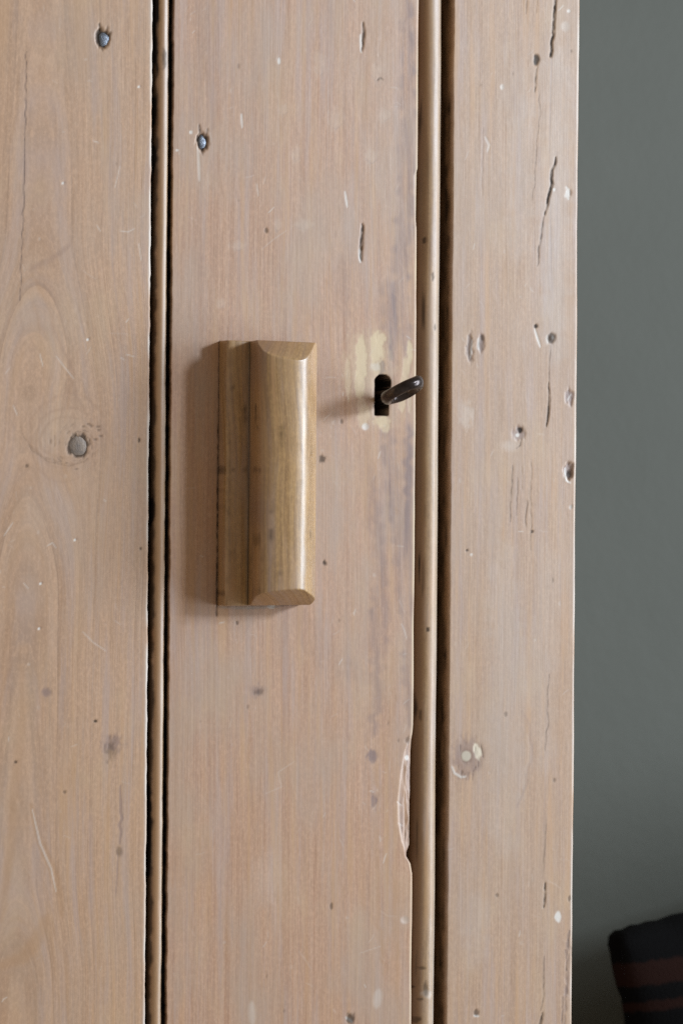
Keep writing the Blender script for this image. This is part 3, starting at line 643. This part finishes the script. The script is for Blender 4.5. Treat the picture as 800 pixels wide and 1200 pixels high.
# ---- broad bead on the stile's inner edge
cB = uu(505.0); rB = 6.3
bB = Board(bead_profile(cB, rB, 6.0, -1.0, -20, 26))
bB.front[:] = (bB.W0 > -19); U, V = bB.U0, bB.V
bB.grain = U * 0.9 + 0.9 * fbm(U / 10, V / 90, 3, 2) + 60
bB.W += bB.front * (0.16 * fbm(V / 50, V * 0, 35, 3) + 0.05 * fbm(U / 2.5, V / 9, 36, 2)); bB.U += 0.25 * fbm(V / 60, V * 0, 38, 3)
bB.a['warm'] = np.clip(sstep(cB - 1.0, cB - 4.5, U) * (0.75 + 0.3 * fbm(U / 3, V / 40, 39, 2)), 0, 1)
bB.a['dark'] = np.clip(sstep(cB - 0.5, cB - 6.0, U) * 0.62 + 0.5 * sstep(0.35, 0.7, fbm(U / 1.5, V / 30, 42, 3)) * sstep(cB - 1, cB - 4, U) + sstep(cB + 5.2, cB + 6.3, U) * 0.7, 0, 1)  # left half darkened: shade of the side turned from the window, painted in
bB.a['white'] = np.clip(np.exp(-((U - (cB + 4.3)) / 0.9) ** 2) * (0.30 + 0.35 * fbm(U, V / 20, 45, 3)), 0, 0.5)  # window highlight on the bead, painted white
for x, y, a, c, v in ((499, 281, 2.2, 5, 0.8), (508, 324, 1.8, 5, 0.7), (511, 383, 1.8, 4, 0.6), (502, 738, 2, 2.6, 0.8), (495, 838, 1.6, 9, 0.7), (494, 1135, 6, 2.2, 0.6), (488, 1158, 2.2, 2.2, 0.85), (494, 1172, 4, 2, 0.6), (500, 1160, 3, 8, 0.55), (490, 1196, 5, 5, 0.75)):
    bB.spot(x, y, a, c, 0.2, dark=v, rough=0.4)
bB.spot(502, 1165, 5, 4, 0.2, rough=0.8, white=0.25)
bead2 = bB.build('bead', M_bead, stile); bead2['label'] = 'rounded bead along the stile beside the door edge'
rebate = Board([(E2R - 10, -23), (ESL + 2.0, -23), (ESL + 2.0, -34), (E2R - 10, -34)])
rebate.front[:] = 1; rebate.a['warm'] += 0.8; rebate.a['dark'] += 0.55
rebate.build('rebate', M_bead, stile)
quirk = Board([(cB + 4, -11.5), (ESL + 0.3, -11.5), (ESL + 0.3, -22), (cB + 4, -22)])
quirk.front[:] = 1; quirk.a['warm'] += 0.9; quirk.a['dark'] += np.clip(0.25 + 0.7 * fbm(quirk.V / 12, quirk.U0, 85, 3), 0.0, 0.85)  # groove floor: the quirk's shade painted in, broken by brown patches
quirk.build('quirk', M_bead, stile)

# ---- carcass behind the face
boxes('side_panel', [((ESR - 21) * mm, (ESR - 2.0) * mm, 0.0245, 0.43, ZC - 0.42, ZC + 0.42)], M_inner, cupboard, 0.001)
boxes('back_panel', [(E1L * mm, (ESR - 21.5) * mm, 0.415, 0.43, ZC - 0.42, ZC + 0.42)], M_inner, cupboard)

# ---- nails
def nail(x, y, rx, ry, out, seed, material, parent, dome=0.25, label=None):
    u, v = on_door(x, y); r = np.random.default_rng(seed); n = 14
    sc_ = 1 / 2.45
    bm = bmesh.new(); rings = []
    for rad, zz in ((1.0, -3.0), (1.0, -0.35), (0.86, -0.08), (0.5, dome * 0.75), (0.0, dome)):
        if rad == 0:
            rings.append([bm.verts.new(((u) * mm, -(out + zz) * mm, v * mm + ZC))]); continue
        rr = []
        for k in range(n):
            a = 2 * math.pi * k / n; wob = 1 + (0.02 if seed == 3 else 0.10) * math.sin(3 * a + seed) + (0.01 if seed == 3 else 0.05) * math.sin(5 * a)
            rr.append(bm.verts.new(((u + rx * sc_ * rad * wob * math.cos(a)) * mm, -(out + zz + r.normal(0, 0.03)) * mm, (v + ry * sc_ * rad * wob * math.sin(a)) * mm + ZC)))
        rings.append(rr)
    for a, b in zip(rings, rings[1:]):
        for k in range(n):
            if len(b) == 1: bm.faces.new((a[k], a[(k + 1) % n], b[0]))
            else: bm.faces.new((a[k], a[(k + 1) % n], b[(k + 1) % n], b[k]))
    bmesh.ops.recalc_face_normals(bm, faces=bm.faces)
    me = bpy.data.meshes.new('nail'); bm.to_mesh(me); bm.free()
    for p in me.polygons: p.use_smooth = True
    me.materials.append(material)
    o = place(bpy.data.objects.new('nail', me), parent)
    if label: o['label'] = label
    return o
nail(122.6, 46.0, 6.2, 7.8, -0.45, 1, M_nail, door, 0.12, 'blue-grey nail head near the top of the left plank')
nail(237.2, 166.5, 4.8, 7.6, -0.45, 2, M_nail, door, 0.10, 'blue-grey nail head near the top of the right plank')
nail(91.8, 522.5, 10.6, 11.6, -0.05, 3, M_pin, door, 0.18, 'round waxed pin head in the knot of the left plank')

# ---- block handle
def make_handle():
    hx, _ = on_door(255.2, 600)
    ztop = on_door(256, 399.5)[1]; zbot = on_door(256, 709.5)[1]
    zc, H = (ztop + zbot) / 2, (ztop - zbot) / 2
    P = [(0, 0), (0.0, 8.0), (0.5, 8.8), (1.2, 9.1), (10.6, 9.3), (10.2, 12), (9.3, 17.0), (8.7, 20.2), (8.5, 23.0), (9.3, 25.3), (11.5, 27.0), (15.0, 28.2), (19.5, 29.1), (23.5, 29.5), (26.5, 29.3), (29.0, 28.4),
         (31.0, 26.9), (34.5, 23.6), (37.4, 20.4), (38.9, 18.0), (39.4, 15), (39.0, 9), (39.6, 5), (41, 3), (41, 0)]
    z0, slope = 21.0, 0.98
    z1 = 13.0
    lim_t = lambda z: H - slope * max(0.0, z - z0) - 0.03 * z
    lim_b = lambda z: H - 0.42 * max(0.0, z - z1) - 0.03 * z
    nrow = 130
    bm = bmesh.new(); rows = []
    # finer sampling of the profile
    Q = []
    for (a, b) in zip(P, P[1:]):
        n = max(1, int(math.hypot(b[0] - a[0], b[1] - a[1]) / 1.6))
        for k in range(n): Q.append((a[0] + (b[0] - a[0]) * k / n, a[1] + (b[1] - a[1]) * k / n))
    Q.append(P[-1])
    # points exactly on the chamfer line
    Q2 = []
    for a, b in zip(Q, Q[1:]):
        Q2.append(a)
        cuts = sorted((zz - a[1]) / (b[1] - a[1]) for zz in (z0, z1) if (a[1] - zz) * (b[1] - zz) < 0)
        for t in cuts: Q2.append((a[0] + (b[0] - a[0]) * t, a[1] + (b[1] - a[1]) * t))
    Q2.append(Q[-1]); Q = Q2
    for i in range(nrow + 1):
        t = -1 + 2 * i / nrow
        rows.append([bm.verts.new(((hx + x) * mm, -z * mm, (zc + (t * lim_t(z) if t > 0 else t * lim_b(z))) * mm + ZC)) for x, z in Q])
    for a, b in zip(rows, rows[1:]):
        for k in range(len(Q) - 1): bm.faces.new((a[k], b[k], b[k + 1], a[k + 1]))
        bm.faces.new((a[-1], b[-1], b[0], a[0]))
    for rw, flip, zs in ((rows[0], False, z1), (rows[-1], True, z0)):
        up = [k for k, q in enumerate(Q) if q[1] >= zs - 1e-6]
        lo1 = [k for k, q in enumerate(Q) if q[1] <= zs + 1e-6]
        for ids in (up, lo1):
            vs = [rw[k] for k in ids]
            bm.faces.new(vs[::-1] if flip else vs)
    bmesh.ops.recalc_face_normals(bm, faces=bm.faces)
    sharp = [e for e in bm.edges if len(e.link_faces) == 2 and e.calc_face_angle() > R(28)]
    bmesh.ops.bevel(bm, geom=sharp, offset=0.0011, segments=3, profile=0.5, affect='EDGES', clamp_overlap=True)
    # hand-shaped unevenness
    for v in bm.verts:
        n1 = float(vnoise(v.co.z * 1000 / 19, v.co.x * 1000 / 11, 5)); n2 = float(vnoise(v.co.z * 1000 / 7, v.co.x * 1000 / 6, 6))
        v.co.y -= (0.14 * n1 + 0.06 * n2) * mm * (1 if v.co.y < -0.004 else 0)
        v.co.x += 0.12 * float(vnoise(v.co.z * 1000 / 23, v.co.y * 1000 / 9, 15)) * mm
    me = bpy.data.meshes.new('handle'); bm.to_mesh(me); bm.free()
    co3 = np.zeros(len(me.vertices) * 3, np.float32); me.vertices.foreach_get('co', co3); co3 = co3.reshape(-1, 3) * 1000
    hu, ho, hv = co3[:, 0] - hx, -co3[:, 1], co3[:, 2] - ZC * 1000
    lipm = (1 - sstep(9.2, 11.5, hu)) * sstep(10, 12, ho)  # grip's left side: finger grime, and its unlit tone put into the colour
    vals = {'stain': np.clip(lipm * (0.16 + 0.3 * vnoise(hv / 16, hv * 0, 3)), 0, 0.5),
            'warm': np.clip(lipm * 0.45, 0, 1),
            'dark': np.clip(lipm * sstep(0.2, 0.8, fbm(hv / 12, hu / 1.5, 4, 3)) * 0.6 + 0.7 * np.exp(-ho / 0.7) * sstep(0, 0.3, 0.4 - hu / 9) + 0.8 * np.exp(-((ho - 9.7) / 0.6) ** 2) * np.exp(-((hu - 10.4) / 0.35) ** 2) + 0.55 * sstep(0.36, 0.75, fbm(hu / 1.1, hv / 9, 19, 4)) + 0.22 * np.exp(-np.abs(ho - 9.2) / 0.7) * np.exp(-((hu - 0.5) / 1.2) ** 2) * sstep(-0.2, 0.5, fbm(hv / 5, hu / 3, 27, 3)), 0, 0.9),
            'white': np.clip(np.exp(-((hu - 29.5) / 2.0) ** 2) * sstep(26, 28, ho) * (0.08 + 0.2 * vnoise(hv / 6, hu / 2, 8)), 0, 0.4)}
    for k_, a_ in vals.items():
        at = me.attributes.new(k_, 'FLOAT', 'POINT'); at.data.foreach_set('value', a_.astype(np.float32))
    for p in me.polygons: p.use_smooth = True
    me.set_sharp_from_angle(angle=R(40))
    me.materials.append(M_handle)
    o = place(bpy.data.objects.new('handle', me), door)
    o['label'] = 'chunky wooden block handle with bevelled face and undercut side'
    return o
handle = make_handle()

# ---- key in the lock (it can be pulled out: a thing of its own)
def make_key():
    u, v = on_door(448.5, 469)
    root = empty('key', (u * mm, 0.0, v * mm + ZC))
    tag(root, 'dark iron key with oval bow standing in the keyhole', 'key')
    tilt = R(18); ev = R(9.2)
    def M(p): # across, along (out), thickness -> world
        a, o, t = p
        x = a * math.cos(tilt) - t * math.sin(tilt); z = a * math.sin(tilt) + t * math.cos(tilt)
        return (root.location.x + x * mm, -(o * math.cos(ev) - z * math.sin(ev) * 0.0) * mm, root.location.z + (z + o * math.sin(ev)) * mm)
    # shank: lathe along 'out'
    bm = bmesh.new(); rings = []; n = 20
    for o, r in ((-14, 2.2), (2, 2.3), (6.2, 2.4), (6.8, 3.1), (8.4, 3.3), (9.2, 2.7), (11.0, 2.6), (12.5, 2.3)):
        rings.append([bm.verts.new(M((r * math.cos(2 * math.pi * k / n), o, r * math.sin(2 * math.pi * k / n)))) for k in range(n)])
    for a, b in zip(rings, rings[1:]):
        for k in range(n): bm.faces.new((a[k], a[(k + 1) % n], b[(k + 1) % n], b[k]))
    bm.faces.new(rings[0]); bm.faces.new(rings[-1][::-1])
    bmesh.ops.recalc_face_normals(bm, faces=bm.faces)
    me = bpy.data.meshes.new('shank'); bm.to_mesh(me); bm.free()
    for p in me.polygons: p.use_smooth = True
    me.materials.append(M_iron); place(bpy.data.objects.new('shank', me), root)
    # bow: an oval forged ring, thicker at the outer end
    bm = bmesh.new(); N, n = 48, 16; rings = []
    for i in range(N):
        t = 2 * math.pi * i / N
        ca, co_ = 7.4 * math.sin(t), 19.5 - 8.4 * math.cos(t)
        nx, ny = math.sin(t) / 7.4, -math.cos(t) / 8.4; L = math.hypot(nx, ny); nx /= L; ny /= L
        ra = 2.3 + 0.35 * math.cos(t) ** 2; rt = 2.5 + 1.35 * math.cos(t / 2 - 0.35) ** 2
        ring = []
        for k in range(n):
            q = 2 * math.pi * k / n
            bend = 2.4 * (0.5 - 0.5 * math.cos(t)) ** 2 - 1.0 * math.sin(t / 2) * 0.6 + (1.2 * math.sin(t) ** 2 if math.sin(t) > 0 else 0.0)
            ring.append(bm.verts.new(M((ca + nx * ra * math.cos(q), co_ + ny * ra * math.cos(q), rt * math.sin(q) + bend * 0.8))))
        rings.append(ring)
    for i in range(N):
        a, b = rings[i], rings[(i + 1) % N]
        for k in range(n): bm.faces.new((a[k], a[(k + 1) % n], b[(k + 1) % n], b[k]))
    bmesh.ops.recalc_face_normals(bm, faces=bm.faces)
    me = bpy.data.meshes.new('bow'); bm.to_mesh(me); bm.free()
    for p in me.polygons: p.use_smooth = True
    me.materials.append(M_iron); place(bpy.data.objects.new('bow', me), root)
    return root
make_key()

# ------------------------------------------------------------------ wall behind
def wall_mat():
    mt, nt, b = mat('grey_green_plaster'); g = G(nt)
    tc = g.n('ShaderNodeTexCoord').outputs['Object']
    n1 = g.noise(tc, 2.2, 4, 0.6); n2 = g.noise(tc, 60, 3, 0.6)
    c = g.mix(g.ramp(n1, 0.3, 0.7, 0.0, 1.0), (0.064, 0.067, 0.054), (0.076, 0.079, 0.065))
    nt.links.new(c, b.inputs['Base Color']); b.inputs['Roughness'].default_value = 0.75
    bp = g.n('ShaderNodeBump'); bp.inputs['Strength'].default_value = 0.25; bp.inputs['Distance'].default_value = 0.002
    nt.links.new(n2, bp.inputs['Height']); nt.links.new(bp.outputs[0], b.inputs['Normal'])
    return mt
wall = boxes('wall', [(-0.9, 1.6, 0.46, 0.56, 0.35, 2.3)], wall_mat(), None)
wall['kind'] = 'structure'; wall['label'] = 'plain grey-green painted wall behind the cupboard'

# ------------------------------------------------------------------ kilim cushion at the lower right
def kilim():
    mt, nt, b = mat('kilim_weave'); g = G(nt)
    uv = g.n('ShaderNodeTexCoord').outputs['Object']
    sp = g.n('ShaderNodeSeparateXYZ'); nt.links.new(uv, sp.inputs[0])
    x = sp.outputs[0]; z = sp.outputs[2]
    n = g.noise(uv, 140, 3); zz = g.math('ADD', z, g.math('MULTIPLY', g.math('SUBTRACT', n, 0.5), 0.006))
    navy, red, brown, olive = (0.0014, 0.0012, 0.0014), (0.013, 0.0045, 0.003), (0.013, 0.0048, 0.003), (0.008, 0.006, 0.003)
    def band(lo, hi):  # metres below the top edge
        a = g.ramp(zz, -hi - 0.0012, -hi + 0.0012, 0.0, 1.0); c = g.ramp(zz, -lo - 0.0012, -lo + 0.0012, 1.0, 0.0)
        return g.math('MULTIPLY', a, c)
    col = g.mix(band(0.010, 0.025), navy, red)
    col = g.mix(band(0.035, 0.041), col, red)
    # stepped lozenges below
    tri = g.math('ABSOLUTE', g.math('SUBTRACT', g.math('FRACT', g.math('MULTIPLY', g.math('SNAP', x, 0.004), 16.0)), 0.5))
    tri2 = g.math('ABSOLUTE', g.math('SUBTRACT', g.math('FRACT', g.math('MULTIPLY', g.math('SNAP', z, 0.004), 12.0)), 0.5))
    loz = g.ramp(g.math('ADD', tri, tri2), 0.40, 0.44, 1.0, 0.0)
    low = g.ramp(zz, -0.062, -0.058, 1.0, 0.0)
    col = g.mix(g.math('MULTIPLY', low, loz), col, olive)
    loz2 = g.ramp(g.math('ADD', tri, tri2), 0.66, 0.70, 0.0, 0.8)
    col = g.mix(g.math('MULTIPLY', low, loz2), col, brown)
    weave = g.noise(g.comb(g.math('MULTIPLY', x, 900.0), 0.0, g.math('MULTIPLY', z, 450.0)), 1.0, 2)
    nt.links.new(col, b.inputs['Base Color']); b.inputs['Roughness'].default_value = 0.95
    b.inputs['Specular IOR Level'].default_value = 0.1
    bp = g.n('ShaderNodeBump'); bp.inputs['Strength'].default_value = 0.7; bp.inputs['Distance'].default_value = 0.0015
    nt.links.new(weave, bp.inputs['Height']); nt.links.new(bp.outputs[0], b.inputs['Normal'])
    return mt
def make_cushion():
    # corner of the cushion measured on the plane 0.30 m behind the door face
    cx, cz = on_door(717, 1111, -300)
    Wd, Hh, Th = 0.40, 0.40, 0.075
    N = 60
    vs, qs = [], []
    for side in (1, -1):
        for j in range(N + 1):
            for i in range(N + 1):
                a, b = i / N, j / N
                ea, eb = 1 - (2 * a - 1) ** 2, 1 - (2 * b - 1) ** 2
                x = a * Wd + 0.018 * (0.5 - a) * (eb) ; z = -b * Hh - 0.016 * (0.5 - b) * 2 * (ea - 1.0) * 0.6
                z += (0.016 * math.sin(min(a * 2.2, 1.57)) + 0.036 * a) * (1 - b) + 0.0010 * float(vnoise(a * 90, b * 9, 31)) * max(0, 1 - b * 12)
                cr = max(0.0, 0.02 - math.hypot(a, b)) / 0.02; x += 0.002 * cr; z -= 0.002 * cr
                x += 0.0015 * float(vnoise(b * 60, a * 9, 37)) * max(0, 1 - a * 12)
                th = 0.003 + (max(ea * eb, 0) ** 0.6) * Th
                wr = 0.004 * float(vnoise(a * 7, b * 7, 3))
                vs.append((x, -side * (th + wr), z))
        base = 0 if side == 1 else (N + 1) ** 2
        for j in range(N):
            for i in range(N):
                q = [base + j * (N + 1) + i, base + (j + 1) * (N + 1) + i, base + (j + 1) * (N + 1) + i + 1, base + j * (N + 1) + i + 1]
                qs.append(q if side == 1 else q[::-1])
    o2 = (N + 1) ** 2
    rim = [(i, 0) for i in range(N)] + [(N, j) for j in range(N)] + [(N - i, N) for i in range(N)] + [(0, N - j) for j in range(N)]
    ids = [j * (N + 1) + i for i, j in rim]
    for a, b in zip(ids, ids[1:] + ids[:1]): qs.append([a, b, b + o2, a + o2])
    o = np_mesh('cushion', vs, qs, [], kilim(), None)
    o.location = (cx * mm, 0.30, cz * mm + ZC)
    o.rotation_euler = (R(-8), R(-2), R(6))
    tag(o, 'dark woven cushion with black and rust-red bands before the grey wall', 'cushion')
    return o
make_cushion()
